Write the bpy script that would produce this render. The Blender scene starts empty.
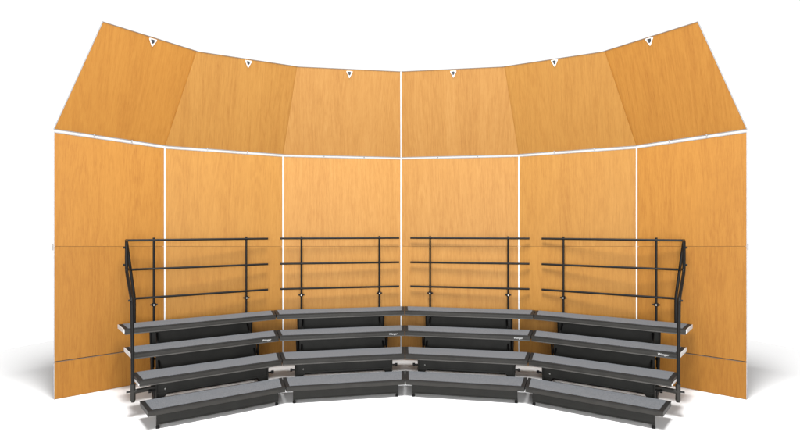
import bpy, bmesh, math, random
from mathutils import Vector, Matrix
random.seed(4)
C = bpy.context.scene.collection
sc = bpy.context.scene

# ------------------------------------------------------------------ constants
F, CAMH = 467.4, 1.99            # focal length in photo pixels (800 wide), camera height
PX, PY = 403.0, 226.9            # principal point in photo pixels
RISE = 0.2032
O_Y, RHO, STEP, DEEP, A = 1.629, 3.825, 0.3773, 0.3665, 0.1779   # riser fan
RX, SX = 0.026, -0.030           # riser and shell centre lines

# ------------------------------------------------------------------ materials
def new_mat(name):
    m = bpy.data.materials.new(name); m.use_nodes = True
    nt = m.node_tree
    return m, nt, nt.nodes['Principled BSDF']
def N(nt, t, **kw):
    n = nt.nodes.new(t)
    for k, v in kw.items():
        if k in n.inputs: n.inputs[k].default_value = v
        else: setattr(n, k, v)
    return n
def ramp(nt, stops):
    r = nt.nodes.new('ShaderNodeValToRGB')
    e = r.color_ramp.elements
    while len(e) < len(stops): e.new(0.5)
    for i, (p, c) in enumerate(stops):
        e[i].position = p; e[i].color = (*c, 1)
    return r

def wood_mat():
    m, nt, b = new_mat('oak_veneer')
    L = nt.links.new
    tc = N(nt, 'ShaderNodeTexCoord'); oi = N(nt, 'ShaderNodeObjectInfo')
    off = N(nt, 'ShaderNodeVectorMath', operation='SCALE'); off.inputs[0].default_value = (37, 11, 53)
    L(oi.outputs['Random'], off.inputs['Scale'])
    add = N(nt, 'ShaderNodeVectorMath', operation='ADD')
    L(tc.outputs['Object'], add.inputs[0]); L(off.outputs[0], add.inputs[1])
    def mapped(sx, sz):
        mp = N(nt, 'ShaderNodeMapping'); mp.inputs['Scale'].default_value = (sx, 1, sz)
        L(add.outputs[0], mp.inputs['Vector']); return mp
    # cathedral figure: stretched noise run through a sine
    m1 = mapped(3.6, 0.30)
    n1 = N(nt, 'ShaderNodeTexNoise', Scale=1.0, Detail=3.0, Roughness=0.5)
    L(m1.outputs[0], n1.inputs['Vector'])
    mul = N(nt, 'ShaderNodeMath', operation='MULTIPLY'); mul.inputs[1].default_value = 95
    L(n1.outputs['Fac'], mul.inputs[0])
    sn = N(nt, 'ShaderNodeMath', operation='SINE'); L(mul.outputs[0], sn.inputs[0])
    # fine streaks and pores
    m2 = mapped(140, 8); n2 = N(nt, 'ShaderNodeTexNoise', Scale=1.0, Detail=5.0, Roughness=0.65); L(m2.outputs[0], n2.inputs['Vector'])
    m3 = mapped(220, 14); n3 = N(nt, 'ShaderNodeTexNoise', Scale=1.0, Detail=2.0); L(m3.outputs[0], n3.inputs['Vector'])
    # broad veneer leaves
    m4 = mapped(7, 0.12); n4 = N(nt, 'ShaderNodeTexNoise', Scale=1.0, Detail=2.0); L(m4.outputs[0], n4.inputs['Vector'])
    m5 = mapped(85, 2.6); n5 = N(nt, 'ShaderNodeTexNoise', Scale=1.0, Detail=3.0); L(m5.outputs[0], n5.inputs['Vector'])
    def sc_add(prev, sock, k):
        a = N(nt, 'ShaderNodeMath', operation='MULTIPLY_ADD'); a.inputs[1].default_value = k
        L(sock, a.inputs[0])
        if prev is None: a.inputs[2].default_value = 0
        else: L(prev, a.inputs[2])
        return a.outputs[0]
    s = sc_add(None, n2.outputs['Fac'], 0.52)
    s = sc_add(s, n3.outputs['Fac'], 0.38)
    s = sc_add(s, n4.outputs['Fac'], 0.26)
    s = sc_add(s, n5.outputs['Fac'], 0.30)
    s = sc_add(s, sn.outputs[0], 0.05)
    r = ramp(nt, WOOD); L(s, r.inputs['Fac'])
    hs = N(nt, 'ShaderNodeHueSaturation'); L(r.outputs['Color'], hs.inputs['Color'])
    v = N(nt, 'ShaderNodeMapRange'); v.inputs['To Min'].default_value = 0.96; v.inputs['To Max'].default_value = 1.04
    L(oi.outputs['Random'], v.inputs['Value']); L(v.outputs[0], hs.inputs['Value'])
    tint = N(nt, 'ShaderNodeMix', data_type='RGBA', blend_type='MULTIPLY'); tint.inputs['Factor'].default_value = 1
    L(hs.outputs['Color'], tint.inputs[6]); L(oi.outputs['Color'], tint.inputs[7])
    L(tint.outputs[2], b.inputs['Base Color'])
    b.inputs['Roughness'].default_value = 0.55
    b.inputs['Specular IOR Level'].default_value = 0.2
    bp = N(nt, 'ShaderNodeBump', Strength=0.08, Distance=0.002); L(n2.outputs['Fac'], bp.inputs['Height']); L(bp.outputs[0], b.inputs['Normal'])
    return m
WOOD = [(0.36, (0.128, 0.047, 0.0068)), (0.54, (0.212, 0.093, 0.0155)), (0.76, (0.250, 0.120, 0.0230)), (1.0, (0.28, 0.141, 0.032))]

def plain(name, col, rough=0.5, metal=0.0, spec=0.5, var=0.12, scale=30, bump=0.0):
    m, nt, b = new_mat(name); L = nt.links.new
    tc = N(nt, 'ShaderNodeTexCoord')
    n = N(nt, 'ShaderNodeTexNoise', Scale=scale, Detail=4.0); L(tc.outputs['Object'], n.inputs['Vector'])
    r = ramp(nt, [(0.3, tuple(c*(1-var) for c in col)), (0.7, tuple(min(1, c*(1+var)) for c in col))])
    L(n.outputs['Fac'], r.inputs['Fac']); L(r.outputs['Color'], b.inputs['Base Color'])
    b.inputs['Roughness'].default_value = rough; b.inputs['Metallic'].default_value = metal
    b.inputs['Specular IOR Level'].default_value = spec
    if bump:
        bp = N(nt, 'ShaderNodeBump', Strength=bump, Distance=0.003); L(n.outputs['Fac'], bp.inputs['Height']); L(bp.outputs[0], b.inputs['Normal'])
    return m
wood = wood_mat()
alu_side = plain('dull_aluminium', (0.30, 0.30, 0.31), 0.5)
alu = plain('brushed_aluminium', (0.45, 0.45, 0.46), 0.4, 0.3)
trim_grey = plain('grey_extrusion', (0.20, 0.19, 0.185), 0.5)
dark_edge = plain('dark_board_edge', (0.10, 0.075, 0.06), 0.6)
carpet = plain('grey_carpet', (0.103, 0.109, 0.118), 0.95, spec=0.1, var=0.28, scale=130, bump=0.6)
rubber = plain('black_edging', (0.012, 0.012, 0.012), 0.6, spec=0.2)
metal = plain('dark_bronze_metal', (0.0165, 0.0157, 0.014), 0.5, spec=0.22, var=0.15, scale=12)
lipm = plain('worn_grey_lip', (0.045, 0.043, 0.040), 0.45, spec=0.3, var=0.15, scale=12)
panelm = plain('black_closure_panel', (0.010, 0.010, 0.009), 0.55, spec=0.15, var=0.2, scale=8)
tube = plain('black_powder_coat', (0.004, 0.004, 0.004), 0.45, spec=0.12)
capm = plain('raw_end_cap', (0.45, 0.45, 0.45), 0.5)
white = plain('white_plate', (0.62, 0.62, 0.61), 0.5, var=0.02)
logo_grey = plain('printed_logo', (0.40, 0.40, 0.40), 0.5, var=0.02)
black = plain('black_mark', (0.01, 0.01, 0.012), 0.5)
steel = plain('zinc_steel', (0.30, 0.30, 0.29), 0.4, 0.3)
floorm = plain('white_floor', (0.79, 0.79, 0.79), 0.8, spec=0.0, var=0.005, scale=1)

# ------------------------------------------------------------------ helpers
def empty(name, label, cat, group, mat=None):
    o = bpy.data.objects.new(name, None); C.objects.link(o)
    o.empty_display_size = 0.2
    if mat: o.matrix_world = mat
    o['label'] = label; o['category'] = cat; o['group'] = group
    return o
def link(name, bm, mat, parent=None, local=None, bevel=0.0, smooth=False):
    bmesh.ops.recalc_face_normals(bm, faces=bm.faces)
    me = bpy.data.meshes.new(name); bm.to_mesh(me); bm.free()
    if smooth:
        for p in me.polygons: p.use_smooth = True
    me.materials.append(mat)
    o = bpy.data.objects.new(name, me); C.objects.link(o)
    if parent: o.parent = parent
    if local: o.matrix_local = local
    if bevel:
        md = o.modifiers.new('bevel', 'BEVEL'); md.width = bevel; md.segments = 2; md.limit_method = 'ANGLE'
    return o
def prism(bm, pts, lo, hi, axis='z'):
    """extrude a polygon given in the plane normal to axis"""
    def P(p, h):
        return (p[0], p[1], h) if axis == 'z' else (p[0], h, p[1])
    a = [bm.verts.new(P(p, lo)) for p in pts]; b = [bm.verts.new(P(p, hi)) for p in pts]
    bm.faces.new(a); bm.faces.new(b[::-1])
    n = len(pts)
    for i in range(n): bm.faces.new((a[i], a[(i+1) % n], b[(i+1) % n], b[i]))
def box(bm, x0, x1, y0, y1, z0, z1): prism(bm, [(x0, y0), (x1, y0), (x1, y1), (x0, y1)], z0, z1)
def pipe(bm, pts, r, seg=12):
    """round tube through points with filleted bends"""
    pts = [Vector(p) for p in pts]
    path = [pts[0]]
    for i in range(1, len(pts)-1):
        a, p, b = pts[i-1], pts[i], pts[i+1]
        d = min(0.07, (p-a).length*0.4, (b-p).length*0.4)
        s, e = p+(a-p).normalized()*d, p+(b-p).normalized()*d
        for k in range(6):
            t = k/5; path.append(s*(1-t)**2 + p*2*t*(1-t) + e*t*t)
    path.append(pts[-1])
    up = Vector((0.31, 0.17, 0.93)); rings = []
    for i, p in enumerate(path):
        t = (path[min(i+1, len(path)-1)] - path[max(i-1, 0)]).normalized()
        n = (up - t*up.dot(t))
        if n.length < 0.2: n = Vector((1, 0, 0)) - t*t.x
        n.normalize(); bb = t.cross(n); up = n
        rings.append([bm.verts.new(p + n*math.cos(2*math.pi*j/seg)*r + bb*math.sin(2*math.pi*j/seg)*r) for j in range(seg)])
    for a, b in zip(rings, rings[1:]):
        for j in range(seg): bm.faces.new((a[j], a[(j+1) % seg], b[(j+1) % seg], b[j]))
    bm.faces.new(rings[0]); bm.faces.new(rings[-1][::-1])
def shrink(poly, d):
    """move each edge of a convex polygon inward; d[i] belongs to edge i -> i+1 (counter-clockwise)"""
    n = len(poly); lines = []
    for i in range(n):
        a, b = Vector(poly[i]), Vector(poly[(i+1) % n]); t = (b-a).normalized(); nn = Vector((-t.y, t.x))
        lines.append((a+nn*d[i], t))
    out = []
    for i in range(n):
        (p, t), (q, s) = lines[i-1], lines[i]
        k = ((q-p).x*s.y - (q-p).y*s.x) / (t.x*s.y - t.y*s.x)
        out.append(tuple(p+t*k))
    return out

# ------------------------------------------------------------------ floor
bm = bmesh.new(); bmesh.ops.create_circle(bm, cap_ends=True, segments=96, radius=7.1, matrix=Matrix.Translation((0, 4.6, 0)))
fl = link('floor', bm, floorm); fl['kind'] = 'structure'

# ------------------------------------------------------------------ acoustic shells
H = [Vector((0, 7.000, 0)), Vector((1.700, 6.735, 0)), Vector((3.082, 6.104, 0)), Vector((3.989, 5.373, 0))]
HT = [3.014, 3.014, 3.028, 3.090]        # top of the upright panels at each joint
HS = [1.698, 1.709, 1.735, 1.766]        # upper seam
HL = [0.437]*4                           # lower seam
TOPPX = [(0, 155.4), (103.7, 160.3), (204.0, 175.4), (297.3, 204.6)]
def hinge(i): return Vector((H[i].x, H[i].y, HT[i]))
cy = 6.50
T = [Vector((0, cy, CAMH + TOPPX[0][1]*cy/F))]
for i in range(1, 4):                    # each canopy is flat: its outer top corner lies in the plane of the other three
    a, b, c = hinge(i-1), hinge(i), T[i-1]
    n = (b-a).cross(c-a)
    ray = Vector((TOPPX[i][0]/F, 1, TOPPX[i][1]/F)); o = Vector((0, 0, CAMH))
    T.append(o + ray*((a-o).dot(n)/ray.dot(n)))
print('canopy tops', [tuple(round(c, 2) for c in t) for t in T])

def board(name, P, parent, pinv, gaps, trims, thick=0.032, fwd=0.0, tone=(1, 1, 1)):
    """flat veneered board through four world points (BL, BR, TR, TL); trims: edge index -> material"""
    bl, br, tr, tl = P
    org = (bl+br)/2; x = (br-bl).normalized(); n = x.cross((tl+tr)/2-org).normalized(); z = n.cross(x)
    y = z.cross(x)
    M = Matrix((x, y, z)).transposed().to_4x4(); M.translation = org - y*fwd
    Mi = M.inverted()
    q = [Mi @ p for p in P]; poly = shrink([(p.x, p.z) for p in q], gaps)
    inner = shrink(poly, [(0.011 if trims[i] == trim_grey else 0.0045) if i in trims else 0 for i in range(4)])
    bm = bmesh.new(); prism(bm, inner, 0, thick, 'y')
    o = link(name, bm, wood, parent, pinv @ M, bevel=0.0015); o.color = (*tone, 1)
    for i, m in trims.items():
        j = (i+1) % 4; bm = bmesh.new()
        prism(bm, [poly[i], poly[j], inner[j], inner[i]], -0.0025, thick+0.0025, 'y')
        link('edge_trim', bm, m, o)
    return o, M, poly

SH_LABELS = {
 (-1, 0): 'oak acoustic shell panel just left of the centre seam, behind the inner left riser',
 (1, 0): 'oak acoustic shell panel just right of the centre seam, behind the inner right riser',
 (-1, 1): 'oak acoustic shell panel second from the left end of the curved wall',
 (1, 1): 'oak acoustic shell panel second from the right end of the curved wall',
 (-1, 2): 'leftmost oak acoustic shell panel with free outer edge beside the left side rail',
 (1, 2): 'rightmost oak acoustic shell panel with free outer edge beside the right side rail'}
EMX = {(-1, 0): (349.5, 74.6), (1, 0): (453.3, 74.3), (-1, 1): (248.3, 64.2), (1, 1): (554.6, 63.4), (-1, 2): (152.6, 42.8), (1, 2): (649.7, 41.9)}
def make_shell(side, i):
    def W(v): return Vector((side*v.x + SX, v.y, v.z))
    a, b = (i, i+1) if side > 0 else (i+1, i)        # left and right joints in the picture
    l, r = W(H[a]), W(H[b])
    x = (r-l).normalized(); z = Vector((0, 0, 1)); y = z.cross(x)
    M = Matrix((x, y, z)).transposed().to_4x4(); M.translation = (l+r)/2
    Mi = M.inverted()
    root = empty('acoustic_shell', SH_LABELS[(side, i)], 'acoustic shell', 'oak acoustic shells in a curved row', M)
    def at(j, h): return W(Vector((H[j].x, H[j].y, h)))
    def quad(lo, hi): return [at(a, lo[a]), at(b, lo[b]), at(b, hi[b]), at(a, hi[a])]
    gl = gr = 0.004
    tone = ((1.08, 1.10, 1.36), (1.0, 0.98, 0.93), (0.95, 0.86, 0.64))[i]     # light painted into the veneer colour: paler middle panels, deeper end ones
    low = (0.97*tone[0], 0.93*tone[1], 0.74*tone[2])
    sides = {1: alu, 3: alu}
    if i == 2: sides[1 if side > 0 else 3] = alu_side
    Z = [0.004]*4
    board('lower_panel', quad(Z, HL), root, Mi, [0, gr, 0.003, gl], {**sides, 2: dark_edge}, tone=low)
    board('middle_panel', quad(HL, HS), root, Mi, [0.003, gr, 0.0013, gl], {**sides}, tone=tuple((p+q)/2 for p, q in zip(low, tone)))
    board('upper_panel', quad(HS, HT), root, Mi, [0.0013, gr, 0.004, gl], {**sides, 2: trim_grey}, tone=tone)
    for nm, hh, wd in (('lower_seam', HL, 0.014), ('upper_seam', HS, 0.006)):
        pa, pb = Mi @ at(a, hh[a]), Mi @ at(b, hh[b])
        bm = bmesh.new(); prism(bm, [(pa.x+0.02, pa.z-wd), (pb.x-0.02, pb.z-wd), (pb.x-0.02, pb.z+wd), (pa.x+0.02, pa.z+wd)], 0.033, 0.039, 'y')
        link('seam_strip', bm, dark_edge, root)
    # canopy
    pts = [W(hinge(a)), W(hinge(b)), W(T[b]), W(T[a])]
    tr = {0: trim_grey, 2: dark_edge}
    outer = 1 if side > 0 else 3
    inner_e = 3 if side > 0 else 1
    if i == 2: tr[outer] = alu_side
    if i == 0: tr[inner_e] = alu
    gaps = [(0.012, 0.010, 0.005)[i], 0, 0, 0]
    if i > 0: gaps[inner_e] = -0.05
    if i == 0: gaps[inner_e] = 0.005
    if i == 2: gaps[outer] = 0.0
    can, CM, poly = board('canopy', pts, root, Mi, gaps, tr, fwd=(0.004, -0.018, -0.045)[i], tone=tuple((1.13, 1.13, 1.22)[i]*c for c in tone))  # canopy colour lifted to stand in for light, most on the outer ones
    # emblem: white rounded triangle with a slanted black mark
    px, py = EMX[(side, i)]
    ray = Vector(((px-PX)/F, 1, (PY-py)/F)); o = Vector((0, 0, CAMH))
    org = CM.translation; n = CM.to_3x3() @ Vector((0, 1, 0))
    hit = CM.inverted() @ (o + ray*((org-o).dot(n)/ray.dot(n)))
    def rounded(pts, rad):
        out = []
        for k in range(len(pts)):
            p, q, s = Vector(pts[k-1]), Vector(pts[k]), Vector(pts[(k+1) % len(pts)])
            e, f = q+(p-q).normalized()*rad, q+(s-q).normalized()*rad
            for m in range(5):
                t = m/4; out.append(tuple(e*(1-t)**2 + q*2*t*(1-t) + f*t*t))
        return out
    w, h = 0.046, 0.047
    bm = bmesh.new(); prism(bm, rounded([(hit.x-w, hit.z+h), (hit.x, hit.z-h*1.05), (hit.x+w, hit.z+h)], 0.015), -0.006, -0.0003, 'y')
    link('emblem', bm, white, can)
    bm = bmesh.new(); prism(bm, rounded([(hit.x-0.025, hit.z+0.038), (hit.x-0.006, hit.z-0.016), (hit.x+0.018, hit.z+0.006), (hit.x+0.018, hit.z+0.040)], 0.008), -0.0085, -0.0061, 'y')
    link('emblem_mark', bm, black, can)
    if i == 2:      # latch on the free edge at the upper seam
        e = Mi @ at(3, HS[3]); t = side
        bm = bmesh.new(); box(bm, min(e.x, e.x+t*0.014), max(e.x, e.x+t*0.010), -0.004, 0.028, e.z-0.045, e.z+0.030)
        link('latch', bm, trim_grey, root, bevel=0.003)
    # two hinge tabs across the white gap
    for t in (0.34, 0.68) if side < 0 else (0.32, 0.66):
        p = Mi @ (W(hinge(a))*(1-t) + W(hinge(b))*t)
        bm = bmesh.new(); box(bm, p.x-0.006, p.x+0.006, p.y-0.004, p.y+0.03, p.z-0.012, p.z+0.034)
        link('hinge', bm, trim_grey, root)
    return root
for side in (-1, 1):
    for i in range(3): make_shell(side, i)

# ------------------------------------------------------------------ choral risers
TA = math.tan(A)
def trap(v0, v1, gu=0.003):
    """deck outline, u across and v outward from the fan centre; v0/v1 are radii at the joints"""
    a0, a1 = v0*math.cos(A), v1*math.cos(A)
    return [(-a0*TA+gu, a0), (a0*TA-gu, a0), (a1*TA-gu, a1), (-a1*TA+gu, a1)]   # ccw: front, right, back, left
SUP = 0.585
LOGO = None
def logo_mesh():
    global LOGO
    cu = bpy.data.curves.new('logo_curve', 'FONT'); cu.body = 'Wenger'; cu.size = 0.034; cu.shear = 0.25; cu.extrude = 0.0006; cu.offset = 0.0002
    cu.align_x = 'CENTER'
    o = bpy.data.objects.new('logo_curve', cu); C.objects.link(o)
    bpy.context.view_layer.update()
    me = bpy.data.meshes.new_from_object(o.evaluated_get(bpy.context.evaluated_depsgraph_get()))
    bpy.data.objects.remove(o)
    me.materials.clear(); me.materials.append(logo_grey); me.name = 'logo'
    return me
def deck_v(k): return RHO + STEP*k, RHO + STEP*k + DEEP

def make_riser(label, M):
    root = empty('choral_riser', label, 'choral riser', 'choral riser sections in an arc', M)
    for k in range(4):
        v0, v1 = deck_v(k); top = RISE*(k+1)
        out = trap(v0, v1)
        bm = bmesh.new(); prism(bm, shrink(out, [0.004, 0.002, 0.004, 0.002]), top-0.056, top-0.012)
        d = link('deck', bm, metal, root, bevel=0.0015)
        if k:       # lighter folded lip along the bottom of the front edge
            bm = bmesh.new(); prism(bm, [(out[0][0]+0.002, out[0][1]-0.003), (out[1][0]-0.002, out[1][1]-0.003), (out[1][0]-0.002, out[1][1]+0.020), (out[0][0]+0.002, out[0][1]+0.020)], top-0.068, top-0.0565)
            link('front_lip', bm, lipm, d, bevel=0.0015)
        bm = bmesh.new(); prism(bm, out, top-0.0115, top-0.004)
        link('edge_trim', bm, rubber, d, bevel=0.002)
        bm = bmesh.new(); prism(bm, shrink(out, [0.036, 0.040, 0.020, 0.040]), top-0.0041, top+0.001)
        link('carpet', bm, carpet, d)
        if k == 2:
            me = logo_mesh()
            lo = bpy.data.objects.new('logo', me); C.objects.link(lo); lo.parent = d
            lo.matrix_local = Matrix.Translation((out[1][0]-0.155, out[0][1]+0.0030, top-0.046)) @ Matrix.Rotation(math.pi/2, 4, 'X')
        # closure panel hanging below the deck
        vp = v0*math.cos(A) + (0.030, 0.050, 0.16, 0.20)[k]
        lo_z = (0.046, 0.225, 0.33, 0.53)[k]; hi_z = top - (0.066, 0.070, 0.070, 0.080)[k]
        hw = (0.600, 0.575, 0.565, 0.590)[k]
        bm = bmesh.new(); box(bm, -hw, hw, vp, vp+0.018, lo_z, hi_z)
        box(bm, -hw, hw, vp-0.010, vp, lo_z, lo_z+0.010)      # folded bottom flange
        link('closure_panel', bm, panelm, root, bevel=0.001)
    # two side frames
    va, vb = RHO*math.cos(A), (deck_v(3)[1])*math.cos(A)
    for s in (-1, 1):
        bm = bmesh.new(); u = s*SUP
        def bar(p, q, r=0.013): pipe(bm, [p, q], r, 10)
        # front legs with feet
        pipe(bm, [(s*0.588, va+0.055, 0.0), (s*0.588, va+0.055, 0.145)], 0.014, 10)
        pipe(bm, [(s*0.588, va+0.055, 0.0), (s*0.588, va+0.055, 0.020)], 0.017, 12)
        for k in range(1, 4):
            v0, v1 = [x*math.cos(A) for x in deck_v(k)]; top = RISE*(k+1)-0.056
            vm = (v0+v1)/2
            zz = 0.05
            bar((u, vm+0.02*k, zz), (s*(SUP+0.018), vm+0.03, top))
            bar((u, v0+0.05, top-0.012), (u, v1-0.03, top-0.012), 0.012)
            bar((u, v1-0.04, top-0.02), (u, vm+0.02*k+0.02, top-RISE*0.95), 0.010)
        bar((u, va+0.17, 0.135), (u, va+0.36, 0.085), 0.013)
        bar((u, va+0.34, 0.05), (u, vb-0.06, 0.05), 0.016)
        bar((u, vb-0.06, 0.0), (u, vb-0.06, RISE*4-0.06), 0.014)
        bar((s*(SUP-0.05), va+STEP+0.10, 0.17), (s*(SUP-0.05), vb-0.20, RISE*3.4), 0.012)
        link('side_frame', bm, tube, root, smooth=False)
        # gusset bracket and bolt below the second step
        v2 = deck_v(1)[0]*math.cos(A)
        bm = bmesh.new()
        prism(bm, [(v2+0.03, 0.345), (v2+0.20, 0.345), (v2+0.17, 0.09), (v2+0.04, 0.19)], -0.008, 0.008)
        for v in bm.verts: v.co = Vector((s*(0.582)+v.co.z, v.co.x, v.co.y))
        prism(bm, [(s*0.46, 0.225), (s*0.58, 0.225), (s*0.58, 0.135), (s*0.54, 0.135)], v2+0.068, v2+0.080, 'y')
        link('gusset', bm, panelm, root, bevel=0.001)
        bm = bmesh.new(); pipe(bm, [(s*0.585, v2+0.06, 0.262), (s*0.645, v2+0.06, 0.262)], 0.010, 10)
        pipe(bm, [(s*0.630, v2+0.06, 0.262), (s*0.655, v2+0.06, 0.262)], 0.019, 10)
        link('bolt', bm, tube, root)
        # transport wheel on the folding frame
        bm = bmesh.new(); pipe(bm, [(s*(SUP-0.060), va+STEP+0.16, 0.052), (s*(SUP-0.026), va+STEP+0.16, 0.052)], 0.052, 24)
        link('wheel', bm, rubber, root, bevel=0.004)
    bm = bmesh.new()
    for vv, zz in ((va+0.36, 0.085), (va+STEP*2+0.2, 0.05), (vb-0.06, 0.35), (vb-0.06, 0.05)):
        pipe(bm, [(-SUP, vv, zz), (SUP, vv, zz)], 0.013, 10)
    link('cross_bar', bm, tube, root)
    bm = bmesh.new(); pipe(bm, [(-0.50, deck_v(1)[0]*math.cos(A)+0.075, 0.262-0.02), (-0.50, deck_v(1)[0]*math.cos(A)+0.036, 0.262-0.02+0.03)], 0.007, 8)
    link('rivet', bm, steel, root)
    return root

RZ = (1.825, 1.467, 1.110)
def rail_v(): return deck_v(3)[1]*math.cos(A) - 0.018
def add_rail(root, ul, ur):
    """back guard rail: bars from ul to ur (three pairs), two posts with couplings"""
    v = rail_v()
    g = bpy.data.objects.new('guard_rail', None); C.objects.link(g); g.parent = root
    for z, a, b in zip(RZ, ul, ur):
        bm = bmesh.new(); pipe(bm, [(a, v, z), (b, v, z)], 0.014, 12)
        link('rail_bar', bm, tube, g)
    for s in (-1, 1):
        u = s*0.560
        bm = bmesh.new(); pipe(bm, [(u, v+0.004, RISE*4-0.1), (u, v+0.004, RZ[0]+0.030)], 0.0135, 12)
        link('rail_post', bm, tube, g)
        bm = bmesh.new(); pipe(bm, [(u, v+0.004, RZ[2]-0.112), (u, v+0.004, RZ[2]-0.072)], 0.023, 14)
        pipe(bm, [(u-0.042, v+0.004, RZ[2]-0.092), (u+0.042, v+0.004, RZ[2]-0.092)], 0.010, 10)
        link('coupling', bm, tube, g)
        bm = bmesh.new(); pipe(bm, [(u, v-0.034, RZ[2]-0.092), (u, v-0.020, RZ[2]-0.092)], 0.009, 12)
        link('coupling_pin', bm, steel, g)

def copy_tree(o, parent=None):
    c = o.copy(); C.objects.link(c)
    if parent: c.parent = parent
    for ch in list(o.children): copy_tree(ch, c)
    return c
def fan(j):
    """section frame: local v axis points outward along the section bisector"""
    M = Matrix.Rotation(-A*j, 4, 'Z'); M.translation = Vector((RX, O_Y, 0)); return M
def wp(px, py, y): return Vector(((px-PX)/F*y, y, CAMH-(py-PY)/F*y))

LAB = {-3: 'leftmost four-step grey carpeted choral riser with bent side handrail at its left end',
       -1: 'inner left four-step grey carpeted choral riser beside the centre joint',
        1: 'inner right four-step grey carpeted choral riser beside the centre joint',
        3: 'rightmost four-step grey carpeted choral riser with bent side handrail at its right end'}
proto = make_riser(LAB[-1], fan(-1))
risers = {-1: proto}
for j in (-3, 1, 3):
    r = copy_tree(proto); r.matrix_world = fan(j); r['label'] = LAB[j]; risers[j] = r
half = rail_v()*TA
add_rail(risers[-1], [-half+0.085]*3, [half-0.085]*3)
add_rail(risers[1], [-half+0.085]*3, [half-0.085]*3)

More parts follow.
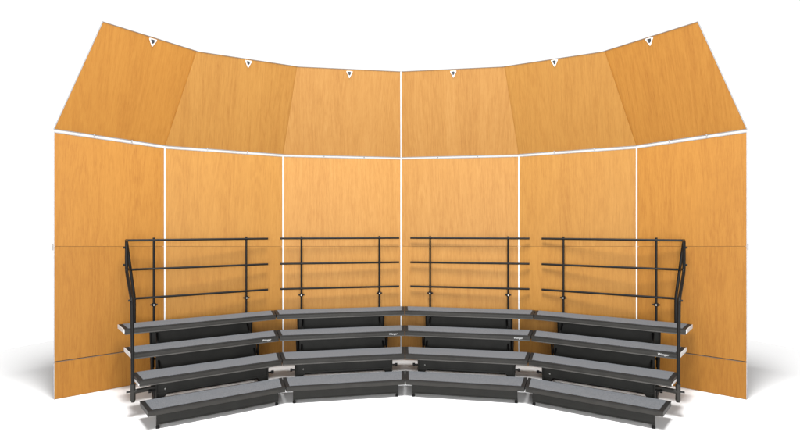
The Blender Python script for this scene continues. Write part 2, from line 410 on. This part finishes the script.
def add_end(j):
    s = -1 if j < 0 else 1
    root = risers[j]; Mi = fan(j).inverted()
    def P(px, py, y):                       # left-hand picture point, mirrored for the right end
        v = wp(px, py, y); v = Vector((v.x - RX, v.y, v.z))
        return Mi @ Vector((s*-1*v.x + RX, v.y, v.z))
    yb = 5.60
    top, mid, low = P(126.4, 242.0, yb), P(130.3, 270.8, yb), P(134.6, 299.5, yb)
    v = rail_v()
    ends = [top.x, mid.x, low.x]
    ins = [-s*(half-0.085)]*3
    bars = list(zip(ends, ins))
    add_rail(root, [min(p) for p in bars], [max(p) for p in bars])
    # side handrail: front upright bends back and up to the top bar; rear upright stands on the top deck
    rb = lambda u, z: Vector((u, v, z))
    bm = bmesh.new()
    f0, f1 = P(133.0, 400.0, 4.85), P(131.9, 300.5, 4.87)
    f2, f3 = P(126.6, 271, 5.28), P(126.6, 242.3, 5.28)
    foot = Vector((f0.x, f0.y, f0.z))
    pipe(bm, [foot, f1, f2, f3, rb(top.x, RZ[0])], 0.0168, 14)
    e = link('end_rail', bm, tube, root)
    bm = bmesh.new()
    b0 = rb(low.x, RISE*4-0.002)
    pipe(bm, [b0, rb(low.x, RZ[2]+0.01), rb(top.x, RZ[0])], 0.0168, 14)
    link('rear_upright', bm, tube, e)
    bm = bmesh.new(); pipe(bm, [foot+Vector((0, 0, -0.004)), foot+Vector((0, 0, 0.165))], 0.024, 14)
    pipe(bm, [foot+Vector((0, 0, -0.022)), foot+Vector((0, 0, -0.002))], 0.018, 12)
    link('socket', bm, metal, e)
    bm = bmesh.new(); zz = foot.z + 0.085
    pipe(bm, [Vector((foot.x, foot.y, zz)), Vector((s*0.56, foot.y+0.03, zz))], 0.024, 12)
    link('arm', bm, metal, e)
    bm = bmesh.new()
    o = Vector((s, 0, 0))
    for p in (f3+Vector((0, 0, -0.06)), f2+Vector((0, 0, 0.07)), f1):
        pipe(bm, [p, p+o*0.034], 0.011, 10)
    pipe(bm, [foot+Vector((0, 0, 0.09)), foot+Vector((0, 0, 0.09))+o*0.06], 0.010, 10)
    link('bolt', bm, tube, e)
    # plate between the two tubes near the top
    a, b = f3, rb(top.x, RZ[0])
    bm = bmesh.new(); pipe(bm, [f2+Vector((0, 0, 0.02)), rb(mid.x, RZ[1])], 0.014, 10)
    link('brace', bm, tube, e)
    # raw end caps on the free ends of the upper decks
    decks = sorted([c for c in root.children if c.name.startswith('deck')], key=lambda c: c.name)
    for k, d in enumerate(decks):
        v0, v1 = deck_v(k); t = trap(v0, v1); topz = RISE*(k+1)
        if s > 0: p, q = t[1], t[2]
        else: p, q = t[0], t[3]
        bm = bmesh.new()
        if k >= 2:  prism(bm, [p, (p[0]+s*0.008, p[1]), (q[0]+s*0.008, q[1]), q], topz-0.050, topz-0.006)
        elif k == 1: prism(bm, [p, (p[0]+s*0.006, p[1]), (q[0]+s*0.006, q[1]), q], topz-0.054, topz-0.034)
        else: bm.free(); continue
        link('end_cap', bm, capm, d)
for j in (-3, 3): add_end(j)

# ------------------------------------------------------------------ light
w = bpy.data.worlds.new('World'); sc.world = w; w.use_nodes = True
nt = w.node_tree; bg = nt.nodes['Background']; bg.inputs['Strength'].default_value = 1.06
tc = N(nt, 'ShaderNodeTexCoord'); sp = N(nt, 'ShaderNodeSeparateXYZ'); nt.links.new(tc.outputs['Generated'], sp.inputs[0])
wr = ramp(nt, [(0.47, (1, 1, 1)), (0.62, (0.13, 0.13, 0.13))])      # white backdrop glow, dimmed high up to deepen the floor shadows
nt.links.new(sp.outputs['Z'], wr.inputs['Fac']); nt.links.new(wr.outputs['Color'], bg.inputs['Color'])
def area(name, loc, target, size, power, col=(1, 1, 1)):
    l = bpy.data.lights.new(name, 'AREA'); l.shape = 'DISK'; l.size = size; l.energy = power; l.color = col
    o = bpy.data.objects.new(name, l); C.objects.link(o); o.location = loc
    o.rotation_euler = (Vector(target)-Vector(loc)).to_track_quat('-Z', 'Y').to_euler()
area('overhead_lamp', (0, 2.3, 10.0), (0, 5.5, 0), 3.4, 2200)
area('added_front_fill', (0, -4.8, 2.0), (0, 7, 2.8), 5.5, 1250)  # unseen fill, added to brighten the forward-leaning canopies and boards

# ------------------------------------------------------------------ camera
cam = bpy.data.cameras.new('camera'); co = bpy.data.objects.new('camera', cam); C.objects.link(co)
co.location = (0, 0, CAMH); co.rotation_euler = (math.pi/2, 0, 0)
cam.sensor_width = 36; cam.lens = 36*F/800
cam.shift_x = -(PX-400)/800; cam.shift_y = (PY-223)/800
cam.clip_end = 500
sc.camera = co
sc.view_settings.view_transform = 'Standard'; sc.view_settings.look = 'None'; sc.view_settings.exposure = 0
